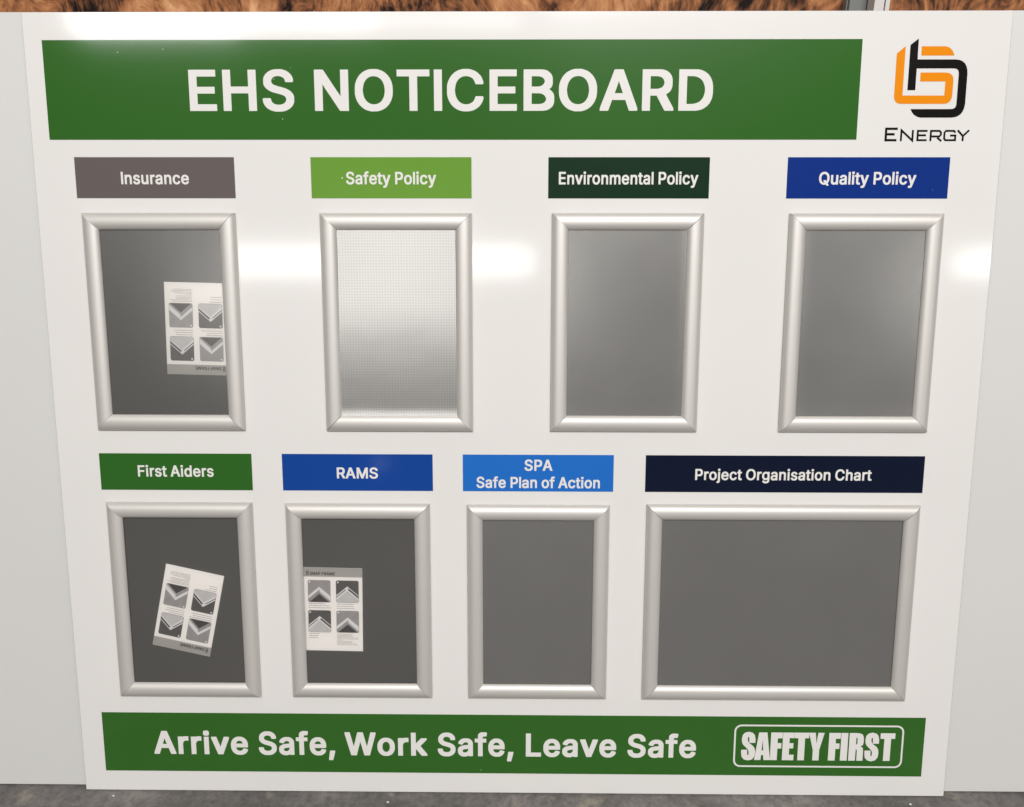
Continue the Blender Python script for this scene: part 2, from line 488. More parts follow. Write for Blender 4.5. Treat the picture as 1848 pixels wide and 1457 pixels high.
# letter outlines: character -> (advance, closed contours), in thousandths of an em
GLYPHS = {
 ',': (188, [[(20,-135),(102,-135),(105,-132),(157,53),(157,85),(155,87),(50,87),(47,84),(18,-100),(18,-133)]]),
 'A': (480, [[(183,525),(179,521),(125,368),(-1,26),(-4,17),(-4,-14),(-2,-16),(103,-16),(107,-12),(154,126),(325,126),(373,-12),(377,-16),(481,-16),(483,-14),(483,17),(480,26),(298,521),(294,525)],
   [(238,372),(292,215),(186,215),(213,291)]]),
 'B': (456, [[(42,525),(40,523),(40,-14),(42,-16),(286,-16),(335,-9),(356,-2),(379,10),(400,26),(417,45),(429,68),(435,88),(438,108),(438,166),(435,187),(428,209),(412,235),(387,258),(371,267),(386,278),(402,295),(411,312),(417,336),(417,411),(413,430),(401,459),(390,474),(362,499),(337,513),(310,521),(278,525)],
   [(145,215),(241,215),(269,210),(290,201),(302,193),(313,182),(324,166),(330,153),(334,137),(325,113),(315,99),(306,91),(287,82),(270,77),(241,73),(145,73)],
   [(145,301),(145,436),(233,436),(254,433),(285,421),(303,402),(313,381),(315,373),(314,366),(305,344),(296,331),(283,319),(260,308),(237,302)]]),
 'C': (510, [[(392,7),(429,34),(446,51),(462,72),(480,105),(488,126),(493,144),(493,168),(482,176),(399,176),(388,168),(377,135),(362,111),(351,100),(330,85),(301,74),(276,70),(249,71),(218,79),(192,93),(171,112),(155,134),(141,161),(129,204),(123,252),(130,310),(137,337),(144,355),(154,374),(169,395),(181,407),(201,421),(230,434),(259,439),(286,438),(314,431),(335,421),(351,409),(365,394),(380,367),(388,340),(399,332),(482,332),(488,335),(493,340),(493,363),(478,408),(467,429),(454,448),(423,480),(390,503),(351,520),(327,527),(299,532),(235,532),(198,525),(162,512),(134,497),(116,484),(100,468),(98,468),(77,445),(55,412),(41,383),(30,352),(23,322),(21,304),(20,219),(25,176),(31,153),(44,118),(68,75),(82,57),(108,31),(144,6),(171,-7),(191,-14),(235,-23),(299,-23),(339,-15),(363,-7)]]),
 'D': (502, [[(42,-16),(258,-16),(310,-9),(343,1),(376,18),(410,44),(438,76),(449,94),(464,127),(472,152),(479,187),(482,220),(482,290),(479,323),(470,365),(460,393),(447,420),(426,450),(407,469),(381,489),(364,499),(335,512),(314,518),(277,524),(42,525),(40,523),(40,-14)],
   [(145,73),(145,436),(229,435),(253,431),(279,423),(304,411),(329,391),(349,365),(364,334),(375,293),(379,257),(375,217),(364,176),(351,148),(332,122),(313,105),(293,93),(265,82),(233,75),(212,73)]]),
 'E': (419, [[(395,-16),(395,73),(145,73),(145,213),(375,213),(375,302),(145,302),(145,436),(392,436),(392,525),(40,525),(40,-16)]]),
 'F': (410, [[(40,-16),(145,-16),(145,205),(366,205),(366,294),(145,294),(145,436),(389,436),(389,525),(40,525)]]),
 'H': (517, [[(40,-16),(145,-16),(145,216),(372,216),(372,-16),(477,-16),(477,525),(372,525),(372,305),(145,305),(145,525),(40,525)]]),
 'I': (149, [[(22,-16),(127,-16),(127,525),(22,525)]]),
 'L': (393, [[(40,525),(40,-16),(381,-16),(381,73),(145,73),(145,525)]]),
 'M': (628, [[(586,525),(458,525),(454,521),(365,286),(331,202),(315,153),(302,192),(249,324),(174,521),(170,525),(42,525),(40,523),(40,-14),(42,-16),(140,-16),(142,-14),(142,295),(228,82),(263,-10),(268,-16),(360,-16),(364,-12),(484,295),(484,-14),(486,-16),(586,-16),(588,-14),(588,523)]]),
 'N': (523, [[(42,525),(40,523),(40,-14),(42,-16),(143,-16),(145,-14),(146,335),(180,276),(253,164),(363,-11),(369,-16),(481,-16),(483,-14),(483,523),(481,525),(381,525),(379,523),(378,174),(369,191),(315,273),(159,521),(154,525)]]),
 'O': (533, [[(324,528),(299,532),(227,531),(198,525),(176,518),(134,497),(110,479),(84,453),(65,428),(41,383),(25,332),(20,289),(20,219),(22,194),(31,153),(41,125),(53,100),(79,61),(118,23),(144,6),(162,-3),(210,-19),(235,-23),(307,-22),(336,-16),(358,-9),(400,12),(428,33),(449,54),(469,80),(491,121),(507,171),(513,219),(513,289),(511,315),(499,366),(481,408),(455,447),(418,484),(400,497),(372,512)],
   [(259,439),(290,437),(320,428),(349,410),(367,392),(382,370),(398,333),(405,301),(410,257),(407,221),(398,176),(391,157),(371,122),(352,101),(330,86),(307,76),(274,70),(249,71),(218,79),(192,93),(168,115),(148,145),(137,171),(130,198),(123,252),(126,285),(134,327),(144,355),(161,384),(182,408),(203,423),(230,434)]]),
 'P': (445, [[(42,-16),(143,-16),(145,-14),(145,170),(272,170),(318,177),(334,182),(364,199),(384,215),(406,241),(420,272),(428,308),(429,377),(426,400),(416,434),(406,454),(387,477),(362,497),(330,514),(309,520),(285,524),(42,525),(40,523),(40,-14)],
   [(145,258),(145,436),(238,435),(270,427),(289,417),(301,405),(312,389),(320,369),(323,354),(322,335),(317,318),(311,305),(300,289),(283,274),(268,267),(248,261),(227,258)]]),
 'Q': (533, [[(483,-61),(488,-56),(488,-39),(431,36),(462,70),(488,114),(504,159),(512,204),(513,289),(509,328),(494,380),(481,408),(469,428),(450,453),(424,479),(406,493),(363,516),(324,528),(299,532),(227,531),(198,525),(176,518),(134,497),(110,479),(84,453),(65,428),(53,408),(37,373),(23,322),(20,289),(20,219),(24,181),(31,153),(41,125),(65,80),(85,54),(113,27),(144,6),(176,-9),(210,-19),(235,-23),(299,-23),(324,-19),(349,-12),(378,-53),(386,-61),(392,-64),(477,-64)],
   [(274,439),(300,435),(330,423),(356,404),(373,384),(391,352),(398,333),(407,288),(410,251),(405,208),(398,176),(382,139),(369,120),(336,164),(328,172),(322,175),(236,175),(225,167),(225,150),(285,73),(284,71),(259,70),(230,75),(203,86),(183,100),(161,124),(144,153),(134,181),(126,223),(123,256),(130,310),(138,340),(149,365),(171,397),(192,416),(218,430),(249,438)]]),
 'R': (449, [[(42,525),(40,523),(40,-14),(42,-16),(143,-16),(145,-14),(145,182),(227,182),(331,-13),(335,-16),(446,-16),(448,-14),(448,17),(348,198),(375,215),(398,236),(416,266),(425,293),(429,321),(428,393),(419,431),(403,462),(384,483),(353,505),(330,515),(301,522),(273,525)],
   [(145,436),(239,435),(270,428),(293,416),(304,405),(313,392),(320,375),(324,357),(324,348),(320,330),(314,315),(306,303),(294,291),(286,286),(252,274),(229,271),(145,271)]]),
 'S': (447, [[(280,529),(260,532),(194,532),(158,525),(132,516),(92,494),(62,466),(43,436),(33,407),(32,345),(35,331),(42,313),(50,299),(77,270),(109,249),(146,232),(173,223),(242,205),(286,190),(311,173),(322,155),(324,133),(321,119),(315,107),(305,94),(288,81),(276,75),(260,70),(233,66),(215,66),(193,69),(166,78),(156,84),(147,91),(137,103),(129,121),(125,143),(119,150),(113,153),(29,153),(18,145),(18,115),(25,88),(37,62),(55,37),(76,17),(99,2),(130,-12),(162,-21),(189,-25),(259,-25),(301,-17),(329,-7),(367,14),(396,41),(410,61),(420,81),(427,104),(428,168),(425,183),(420,197),(409,216),(381,246),(361,260),(320,281),(251,302),(219,309),(174,325),(156,337),(144,349),(139,359),(137,370),(138,387),(140,395),(152,415),(163,425),(177,433),(196,439),(217,442),(242,441),(261,437),(288,424),(300,414),(307,404),(313,390),(316,372),(322,365),(328,362),(410,362),(421,370),(421,401),(416,421),(403,449),(387,470),(366,490),(344,505),(312,520)]]),
 'T': (449, [[(277,-16),(277,436),(437,436),(437,525),(12,525),(12,436),(173,436),(173,-16)]]),
 'W': (686, [[(-4,523),(-4,491),(59,266),(132,-7),(137,-16),(248,-16),(251,-13),(316,223),(342,325),(344,324),(434,-13),(437,-16),(548,-16),(551,-13),(690,491),(690,523),(688,525),(585,525),(582,522),(493,170),(491,172),(481,218),(450,330),(405,508),(401,522),(398,525),(288,525),(285,522),(194,172),(192,174),(187,200),(179,225),(103,522),(100,525),(-2,525)]]),
 'a': (389, [[(352,-13),(357,-8),(357,282),(356,292),(349,315),(333,344),(312,366),(294,378),(259,393),(225,400),(164,400),(141,396),(108,386),(73,367),(43,339),(28,316),(21,301),(21,283),(26,278),(40,272),(89,258),(109,258),(121,267),(124,275),(133,288),(142,297),(154,305),(174,312),(203,314),(228,308),(244,295),(252,277),(254,252),(251,248),(241,245),(154,235),(106,225),(86,218),(60,205),(42,192),(23,170),(16,156),(10,136),(11,74),(17,56),(32,30),(54,7),(70,-4),(93,-15),(133,-25),(187,-25),(199,-23),(228,-14),(254,1),(257,-8),(268,-16),(346,-16)],
   [(256,161),(256,145),(249,112),(237,91),(227,81),(214,72),(192,64),(164,62),(138,68),(126,75),(118,85),(114,99),(116,120),(120,128),(133,139),(165,149),(217,155),(253,163)]]),
 'c': (396, [[(315,373),(277,391),(245,399),(177,400),(160,397),(128,387),(91,366),(62,339),(39,306),(26,278),(15,234),(14,154),(17,129),(28,93),(47,57),(59,41),(77,22),(106,0),(133,-13),(177,-24),(239,-24),(256,-21),(292,-9),(322,8),(355,39),(370,61),(383,91),(383,110),(370,119),(315,133),(295,133),(289,130),(284,125),(277,105),(267,89),(257,79),(244,71),(226,65),(213,63),(193,64),(175,69),(159,79),(147,91),(137,105),(128,124),(121,151),(117,177),(117,198),(123,234),(128,251),(135,267),(147,285),(159,297),(175,307),(193,312),(213,313),(235,309),(247,304),(265,289),(277,271),(283,254),(294,246),(314,246),(369,260),(382,269),(382,288),(367,321),(351,342),(333,360)]]),
 'd': (424, [[(390,525),(293,525),(291,523),(291,378),(263,394),(241,399),(163,400),(136,396),(117,390),(87,373),(57,345),(40,320),(25,285),(15,236),(14,155),(18,121),(26,89),(46,46),(57,31),(76,12),(103,-7),(129,-18),(162,-24),(229,-24),(245,-22),(260,-18),(277,-9),(284,-3),(289,-2),(291,1),(293,1),(293,-14),(295,-16),(390,-16),(392,-14),(392,523)],
   [(209,65),(200,65),(177,73),(165,80),(152,92),(141,107),(132,124),(123,148),(117,178),(117,200),(121,224),(129,249),(139,268),(150,283),(165,297),(177,304),(200,312),(209,312),(232,304),(247,295),(260,282),(272,265),(281,246),(288,221),(291,201),(291,177),(288,158),(282,137),(269,109),(256,91),(244,80),(234,74)]]),
 'e': (404, [[(143,393),(107,377),(80,358),(62,340),(48,322),(29,286),(19,255),(14,220),(15,141),(19,120),(26,98),(44,61),(60,39),(92,9),(126,-10),(146,-17),(180,-24),(244,-24),(267,-20),(291,-13),(330,8),(346,21),(362,38),(373,54),(385,80),(385,99),(380,104),(372,108),(318,121),(297,121),(285,112),(283,105),(275,92),(257,74),(244,68),(228,64),(205,63),(190,65),(165,74),(154,82),(140,97),(132,109),(126,123),(120,153),(380,153),(386,156),(391,161),(391,228),(387,260),(379,287),(365,317),(344,345),(318,368),(284,387),(264,394),(235,400),(175,400)],
   [(121,238),(124,251),(131,267),(140,281),(152,294),(172,307),(198,313),(212,313),(230,310),(241,306),(254,297),(265,285),(275,269),(284,242),(283,237)]]),
 'f': (254, [[(63,-16),(160,-16),(162,-14),(162,311),(246,311),(248,313),(248,393),(246,395),(162,395),(163,420),(171,441),(179,450),(186,453),(197,456),(206,452),(245,452),(248,455),(263,503),(263,535),(259,539),(223,546),(156,546),(134,542),(113,534),(93,520),(77,504),(67,486),(61,459),(61,395),(-12,395),(-14,393),(-14,313),(-12,311),(61,311),(61,-14)]]),
 'g': (425, [[(387,392),(381,395),(304,395),(293,387),(293,377),(291,377),(290,371),(278,381),(255,393),(233,399),(168,400),(152,397),(121,387),(89,369),(59,340),(40,312),(27,284),(16,245),(14,224),(14,158),(17,132),(26,101),(38,75),(55,50),(78,27),(102,11),(129,-2),(166,-11),(232,-10),(254,-4),(276,7),(288,16),(289,10),(291,11),(287,-29),(278,-51),(268,-62),(258,-69),(237,-77),(216,-80),(198,-80),(164,-73),(147,-63),(132,-48),(124,-36),(116,-28),(110,-25),(91,-25),(37,-55),(31,-61),(31,-78),(35,-86),(47,-103),(66,-123),(93,-142),(133,-159),(166,-166),(240,-167),(255,-165),(299,-153),(329,-138),(344,-127),(363,-108),(377,-88),(388,-61),(392,-39),(392,387)],
   [(211,313),(228,310),(241,305),(254,296),(270,277),(278,262),(285,240),(291,204),(291,181),(286,149),(280,128),(274,115),(262,98),(247,86),(234,80),(221,77),(198,76),(181,79),(162,87),(145,102),(136,115),(127,135),(122,152),(117,182),(117,203),(121,229),(127,250),(138,274),(147,287),(159,299),(170,306),(190,312)]]),
 'h': (410, [[(35,525),(33,523),(33,-14),(35,-16),(132,-16),(134,-14),(134,224),(136,239),(146,268),(166,293),(195,308),(214,311),(240,301),(251,292),(264,274),(274,246),(276,231),(276,-14),(278,-16),(375,-16),(377,-14),(377,273),(371,312),(364,332),(356,347),(339,367),(315,385),(291,395),(271,399),(185,399),(158,392),(134,380),(134,523),(132,525)]]),
 'i': (167, [[(35,-16),(132,-16),(134,-14),(134,393),(132,395),(35,395),(33,393),(33,-14)],
   [(142,448),(146,461),(146,505),(141,520),(126,534),(111,540),(57,540),(42,534),(26,519),(21,505),(22,456),(26,447),(45,431),(57,427),(111,427),(126,433)]]),
 'j': (167, [[(132,395),(35,395),(33,393),(33,-24),(29,-42),(15,-63),(-3,-70),(-28,-71),(-30,-73),(-30,-157),(-28,-159),(37,-159),(57,-156),(73,-151),(91,-141),(112,-122),(121,-109),(129,-89),(134,-59),(134,393)],
   [(142,448),(146,461),(145,510),(141,520),(124,535),(110,540),(57,540),(43,535),(26,520),(21,505),(21,461),(24,450),(28,444),(43,432),(57,427),(110,427),(124,432)]]),
 'k': (381, [[(35,525),(33,523),(33,-14),(35,-16),(132,-16),(134,-14),(134,125),(147,139),(152,141),(268,-9),(276,-16),(390,-16),(392,-14),(392,16),(390,19),(235,214),(235,216),(254,234),(254,236),(380,363),(380,393),(378,395),(266,395),(181,310),(181,308),(134,263),(134,523),(132,525)]]),
 'l': (145, [[(24,-16),(121,-16),(123,-14),(123,523),(121,525),(24,525),(22,523),(22,-14)]]),
 'm': (610, [[(577,-14),(576,296),(570,324),(560,347),(549,362),(526,382),(502,395),(477,401),(405,402),(385,399),(365,393),(340,379),(319,362),(310,374),(288,391),(272,398),(250,402),(180,401),(158,395),(140,384),(135,383),(133,380),(132,393),(130,395),(35,395),(33,393),(33,-14),(35,-16),(132,-16),(134,-14),(134,234),(136,248),(140,262),(157,290),(170,301),(198,312),(214,308),(232,298),(245,281),(253,260),(254,-14),(256,-16),(353,-16),(355,-14),(356,248),(362,269),(375,290),(390,303),(414,312),(422,312),(432,309),(454,298),(466,283),(475,257),(476,-14),(478,-16),(575,-16)]]),
 'n': (410, [[(375,-16),(377,-14),(377,273),(375,293),(369,319),(359,342),(349,356),(335,370),(313,386),(291,395),(271,399),(185,399),(158,392),(137,382),(133,378),(132,393),(130,395),(35,395),(33,393),(33,-14),(35,-16),(132,-16),(134,-14),(134,224),(136,239),(146,268),(166,293),(195,308),(214,311),(240,301),(251,292),(264,274),(274,246),(276,231),(276,-14),(278,-16)]]),
 'o': (415, [[(288,-11),(321,7),(348,31),(371,61),(389,98),(398,129),(401,154),(400,234),(389,278),(373,312),(352,341),(321,369),(288,387),(271,393),(237,400),(177,400),(133,389),(95,369),(62,339),(43,313),(26,278),(17,247),(14,221),(15,142),(26,98),(42,65),(67,32),(95,7),(128,-11),(148,-18),(177,-24),(237,-24),(271,-17)],
   [(201,313),(222,312),(240,307),(252,300),(265,289),(278,271),(287,251),(293,229),(298,197),(298,177),(293,146),(287,124),(275,100),(262,84),(246,72),(231,66),(213,63),(193,64),(175,69),(159,79),(147,91),(137,105),(128,124),(122,146),(117,177),(117,198),(123,234),(128,251),(138,272),(147,285),(169,304),(187,311)]]),
 'r': (259, [[(35,-16),(132,-16),(134,-14),(134,231),(137,248),(146,269),(153,279),(162,289),(177,299),(203,308),(222,306),(261,306),(263,308),(263,398),(261,400),(174,400),(152,394),(133,383),(132,393),(130,395),(35,395),(33,393),(33,-14)]]),
 's': (365, [[(257,391),(218,400),(155,400),(126,394),(100,384),(71,367),(45,341),(32,317),(27,300),(27,247),(29,239),(42,211),(65,187),(87,173),(114,161),(213,137),(227,132),(240,122),(245,112),(245,95),(235,79),(215,67),(189,62),(160,64),(138,73),(129,81),(123,90),(114,115),(103,123),(83,123),(29,111),(21,107),(16,102),(16,80),(22,62),(31,44),(42,29),(64,8),(99,-12),(122,-19),(150,-24),(214,-24),(253,-16),(268,-11),(288,-1),(306,11),(329,34),(346,63),(351,80),(351,133),(349,141),(336,168),(312,193),(299,202),(270,216),(153,247),(142,253),(136,259),(132,268),(131,281),(133,289),(145,304),(161,312),(181,316),(207,314),(225,306),(238,291),(245,278),(247,270),(259,261),(280,261),(331,273),(339,277),(344,282),(344,301),(339,315),(325,340),(295,371),(283,379)]]),
 't': (227, [[(228,-16),(233,-12),(233,20),(223,67),(220,70),(179,70),(171,68),(161,72),(153,80),(150,86),(146,103),(146,311),(222,311),(224,313),(224,393),(222,395),(146,395),(146,485),(144,487),(47,487),(45,485),(45,395),(-12,395),(-14,393),(-14,313),(-12,311),(45,311),(45,65),(51,36),(61,17),(75,3),(87,-6),(110,-16),(135,-20),(207,-20)]]),
 'u': (410, [[(35,395),(33,393),(33,106),(36,81),(43,55),(52,36),(61,23),(75,9),(93,-4),(111,-13),(139,-20),(224,-20),(254,-12),(270,-2),(272,-3),(276,1),(278,1),(278,-14),(280,-16),(375,-16),(377,-14),(377,393),(375,395),(278,395),(276,393),(276,156),(274,141),(269,124),(261,108),(244,86),(215,71),(196,68),(170,78),(159,87),(145,106),(136,132),(134,147),(134,393),(132,395)]]),
 'v': (389, [[(-3,393),(-2,359),(141,-12),(145,-16),(244,-16),(249,-10),(389,356),(391,362),(391,393),(389,395),(287,395),(283,391),(195,145),(106,391),(102,395),(-1,395)]]),
 'y': (389, [[(30,-156),(58,-161),(123,-161),(146,-157),(163,-150),(178,-140),(199,-121),(208,-108),(225,-73),(389,356),(391,362),(391,393),(389,395),(287,395),(283,391),(195,145),(106,391),(102,395),(-1,395),(-3,393),(-2,359),(137,0),(132,-19),(121,-44),(113,-56),(103,-66),(92,-71),(43,-70),(40,-73),(27,-121),(27,-153)]]),
}
# the heavier cut of the slogan
BOLD = {
 ',': (188, [[(13,-138),(107,-139),(110,-137),(162,49),(162,90),(43,90),(13,-96)]]),
 'A': (480, [[(488,-19),(488,21),(485,30),(302,527),(299,529),(176,528),(-6,30),(-9,21),(-9,-19),(110,-19),(159,122),(320,122),(370,-19)],
   [(238,353),(284,219),(194,219),(218,287)]]),
 'H': (517, [[(35,-20),(150,-20),(150,212),(367,212),(367,-20),(482,-20),(482,529),(367,529),(367,309),(150,309),(150,529),(35,529)]]),
 'L': (393, [[(35,529),(35,-20),(386,-20),(386,77),(150,77),(150,529)]]),
 'S': (447, [[(281,534),(269,536),(186,536),(157,530),(131,521),(89,498),(58,469),(47,454),(38,437),(28,408),(27,342),(30,330),(37,312),(46,296),(74,266),(106,245),(145,227),(172,218),(241,200),(285,185),(308,169),(317,154),(319,134),(316,120),(311,110),(299,95),(275,80),(259,75),(232,71),(194,74),(177,79),(159,88),(150,95),(141,106),(134,122),(130,144),(122,154),(116,157),(26,157),(14,148),(13,113),(18,93),(33,59),(51,34),(73,13),(96,-2),(129,-17),(161,-26),(181,-29),(266,-29),(302,-22),(330,-12),(370,10),(400,38),(414,58),(425,80),(433,107),(433,172),(427,193),(419,210),(410,223),(384,250),(364,264),(321,286),(252,307),(220,314),(175,330),(159,341),(148,352),(144,360),(142,371),(143,386),(145,394),(156,412),(166,421),(178,428),(197,434),(218,437),(241,436),(260,432),(285,420),(296,411),(303,401),(308,389),(309,378),(313,367),(325,358),(413,358),(425,367),(426,403),(422,419),(407,452),(391,473),(369,494),(347,509),(313,525)]]),
 'W': (686, [[(-9,528),(-9,487),(130,-19),(253,-20),(256,-18),(342,301),(344,301),(346,294),(429,-18),(432,-20),(553,-20),(556,-18),(695,487),(695,528),(580,529),(577,527),(493,193),(405,528),(283,529),(280,527),(194,196),(184,229),(108,527),(105,529)]]),
 'a': (389, [[(355,-17),(362,-9),(362,286),(354,316),(337,347),(315,370),(297,382),(272,394),(233,404),(156,404),(140,401),(107,391),(70,371),(39,342),(19,309),(16,302),(16,282),(23,274),(39,267),(85,254),(112,254),(125,264),(128,272),(137,285),(152,298),(175,307),(202,309),(227,303),(240,292),(247,276),(249,253),(233,249),(153,240),(105,230),(85,223),(57,209),(45,201),(29,186),(19,173),(11,157),(5,137),(6,73),(12,55),(28,27),(51,3),(67,-8),(92,-20),(125,-29),(195,-29),(224,-21),(250,-7),(252,-7),(253,-11),(259,-17),(265,-20),(349,-20)],
   [(251,155),(247,122),(239,103),(224,85),(211,76),(191,69),(165,67),(139,73),(129,79),(122,88),(119,100),(121,119),(124,125),(136,135),(166,144),(218,150),(245,156)]]),
 'e': (404, [[(142,398),(104,381),(77,362),(58,343),(44,325),(24,287),(14,256),(9,224),(10,138),(21,97),(40,58),(56,36),(89,5),(125,-15),(145,-22),(172,-28),(252,-28),(292,-18),(322,-3),(341,10),(359,27),(372,43),(390,79),(390,100),(383,108),(373,113),(323,125),(294,125),(281,115),(271,95),(254,78),(227,69),(197,69),(186,71),(168,78),(148,95),(135,114),(130,127),(126,147),(127,149),(383,149),(389,152),(396,160),(396,232),(392,261),(384,288),(369,320),(348,348),(321,372),(285,392),(243,404),(168,404)],
   [(128,243),(135,264),(144,278),(155,290),(173,302),(199,308),(225,306),(246,297),(257,287),(267,273),(278,245),(278,243),(275,243),(276,241),(130,241),(131,243)]]),
 'f': (254, [[(58,-20),(167,-19),(167,307),(253,308),(253,398),(167,399),(168,416),(176,437),(183,445),(186,445),(191,449),(250,448),(253,450),(268,499),(268,540),(264,543),(228,550),(151,550),(133,547),(111,540),(90,526),(71,507),(62,490),(56,463),(56,399),(-19,398),(-19,308),(56,307),(56,-19)]]),
 'i': (167, [[(30,-20),(139,-19),(139,398),(137,399),(28,398),(28,-19)],
   [(147,444),(151,457),(151,509),(146,524),(128,540),(116,544),(52,544),(44,542),(34,536),(21,523),(16,509),(16,457),(21,443),(40,427),(52,423),(116,423),(124,425),(134,431)]]),
 'k': (381, [[(28,528),(28,-19),(139,-19),(139,121),(149,132),(161,119),(171,104),(269,-19),(397,-19),(396,22),(243,214),(340,313),(340,315),(385,359),(385,398),(261,399),(175,313),(175,311),(139,277),(139,528)]]),
 'o': (415, [[(272,-22),(289,-16),(313,-4),(333,10),(352,28),(367,46),(389,85),(399,112),(406,150),(406,225),(399,264),(389,291),(368,329),(340,360),(313,380),(281,395),(245,404),(169,404),(147,399),(127,392),(103,380),(76,360),(47,328),(26,291),(16,264),(9,225),(9,150),(16,112),(26,85),(48,47),(74,18),(103,-4),(132,-18),(169,-28),(245,-28)],
   [(202,308),(221,307),(239,302),(253,293),(266,280),(274,268),(283,247),(289,223),(293,193),(288,147),(282,125),(271,103),(259,88),(243,76),(230,71),(212,68),(194,69),(176,74),(162,83),(151,94),(141,108),(133,125),(126,152),(122,181),(122,194),(128,233),(133,250),(142,269),(151,282),(172,300),(188,306)]]),
 'r': (259, [[(30,-20),(139,-19),(139,227),(142,244),(151,265),(163,281),(175,291),(189,298),(208,304),(217,302),(268,303),(268,403),(250,405),(177,405),(159,402),(138,393),(137,398),(135,399),(28,398),(28,-19)]]),
 'v': (389, [[(-8,398),(-7,355),(137,-18),(140,-20),(251,-19),(394,352),(396,358),(396,398),(282,399),(279,397),(195,163),(110,397),(107,399)]]),
}



def join_meshes(name, list_of_meshes):
    bm = bmesh.new()
    for me in list_of_meshes:
        bm.from_mesh(me)
        bpy.data.meshes.remove(me)
    out = bpy.data.meshes.new(name)
    bm.to_mesh(out); bm.free()
    return out


def text_mesh(text, spacing=0, glyphs=None):
    """outline letters set in a line"""
    ms, x = [], 0
    for k, ch in enumerate(text):
        if ch == ' ':
            x += 175
            continue
        adv, loops = (glyphs or GLYPHS)[ch]
        ms.append(filled([[(x + p[0], p[1]) for p in c] for c in loops], 0.03 * (k % 2)))
        x += adv + 22 + spacing
    return join_meshes('lettering', ms)


def fit_text(me, x0, x1, base, cap, h, to_board=True, glyphs=None):
    hy = [p[1] for p in (glyphs or GLYPHS)['H'][1][0]]
    top, foot = max(hy), min(hy)
    xs = [v.co.x for v in me.vertices]
    a, b = min(xs), max(xs)
    kx = (x1 - x0) / (b - a)
    ky = (cap - base) / (top - foot)
    for v in me.vertices:
        x = x0 + (v.co.x - a) * kx
        y = base + (v.co.y - foot) * ky
        z = (h + v.co.z) * S
        v.co = (lx(x), ly(y), z) if to_board else (x * S, y * S, z)
    bm = bmesh.new(); bm.from_mesh(me)
    for f in bm.faces:
        if f.normal.z < 0:
            f.normal_flip()
    bm.to_mesh(me); bm.free()
    return me


def lettering(text, x0, x1, base, cap, parent, spacing=0, h=0.75, name='lettering', material='letter', glyphs=None):
    me = fit_text(text_mesh(text, spacing, glyphs), x0, x1, base, cap, h, True, glyphs)
    me.name = name
    o = link(name, me, M[material], parent)
    return o


def stroke(points, w):
    """an open polyline thickened to a closed outline with mitred corners"""
    pts = [Vector(p) for p in points]
    left, right = [], []
    for i, p in enumerate(pts):
        if i == 0:
            d = (pts[1] - p).normalized(); n = Vector((-d.y, d.x)) * w / 2
        elif i == len(pts) - 1:
            d = (p - pts[i - 1]).normalized(); n = Vector((-d.y, d.x)) * w / 2
        else:
            d1 = (p - pts[i - 1]).normalized(); d2 = (pts[i + 1] - p).normalized()
            n1 = Vector((-d1.y, d1.x)); n2 = Vector((-d2.y, d2.x))
            mi = (n1 + n2).normalized()
            n = mi * (w / 2) / max(0.35, mi.dot(n1))
        left.append(p + n); right.append(p - n)
    return [(q.x, q.y) for q in left + right[::-1]]


def to_board(me):
    for v in me.vertices:
        v.co = (lx(v.co.x), ly(v.co.y), v.co.z * S)
    return me


# ------------------------------------------------------------------ setting
fl = link('floor', mesh_from('floor', [(-14, -16, 0), (14, -16, 0), (14, 3, 0), (-14, 3, 0)], [(0, 1, 2, 3)]), M['floor'])
fl['kind'] = 'structure'

WALLY = 0.40
me = box_mesh('printed_wall', -5, 5, WALLY, WALLY + 0.12, 0, 2.9)
wall = link('printed_wall', me, M['mural'])
wall['label'] = 'wall covered in a shaggy tawny brown print, seen above the board'
wall['category'] = 'wall'


def on_wall(px, py, y):
    d = pixel_ray(px, py)
    k = (y - CAMPOS.y) / d.y
    return CAMPOS + d * k


xg0, xg1 = on_wall(1527, 12, WALLY - 0.02).x, on_wall(1574, 12, WALLY - 0.02).x
pg = root('grey_upright', 'grey upright strip on the brown wall, left of the white post', 'upright',
          Matrix.Translation(((xg0 + xg1) / 2, WALLY - 0.02, 0)))
hw = (xg1 - xg0) / 2
link('upright_face', box_mesh('upright_face', -hw, hw, 0, 0.0195, 0.0, 2.6, 0.001), M['post_grey'], pg)
link('seam', box_mesh('seam', hw - 0.010, hw - 0.0075, -0.002, 0.003, 0.0, 2.6), M['seam'], pg)
link('seam', box_mesh('seam', -hw + 0.002, -hw + 0.0045, -0.002, 0.003, 0.0, 2.6), M['seam'], pg)
xw0, xw1 = on_wall(1577.5, 12, WALLY - 0.05).x, on_wall(1605.5, 12, WALLY - 0.05).x
pw = root('white_post', 'slim white post against the brown wall, right of the grey upright', 'post',
          Matrix.Translation(((xw0 + xw1) / 2, WALLY - 0.05, 0)))
hw = (xw1 - xw0) / 2
link('post_body', box_mesh('post_body', -hw, hw * 0.28, 0, 0.0495, 0, 2.7, 0.001), M['post_white'], pw)
link('post_body', box_mesh('post_body', hw * 0.44, hw, 0, 0.0495, 0, 2.7, 0.001), M['post_white'], pw)
link('seam', box_mesh('seam', hw * 0.28, hw * 0.44, 0.004, 0.0495, 0, 2.7), M['seam'], pw)


def leaning(x, h):
    """frame at the foot of something leaning parallel to the board, h layout units in front of its face"""
    m = BOARD.copy()
    m.translation = BOARD @ Vector((x * S, 0, h * S))
    m.translation.z = 0.0025
    return m


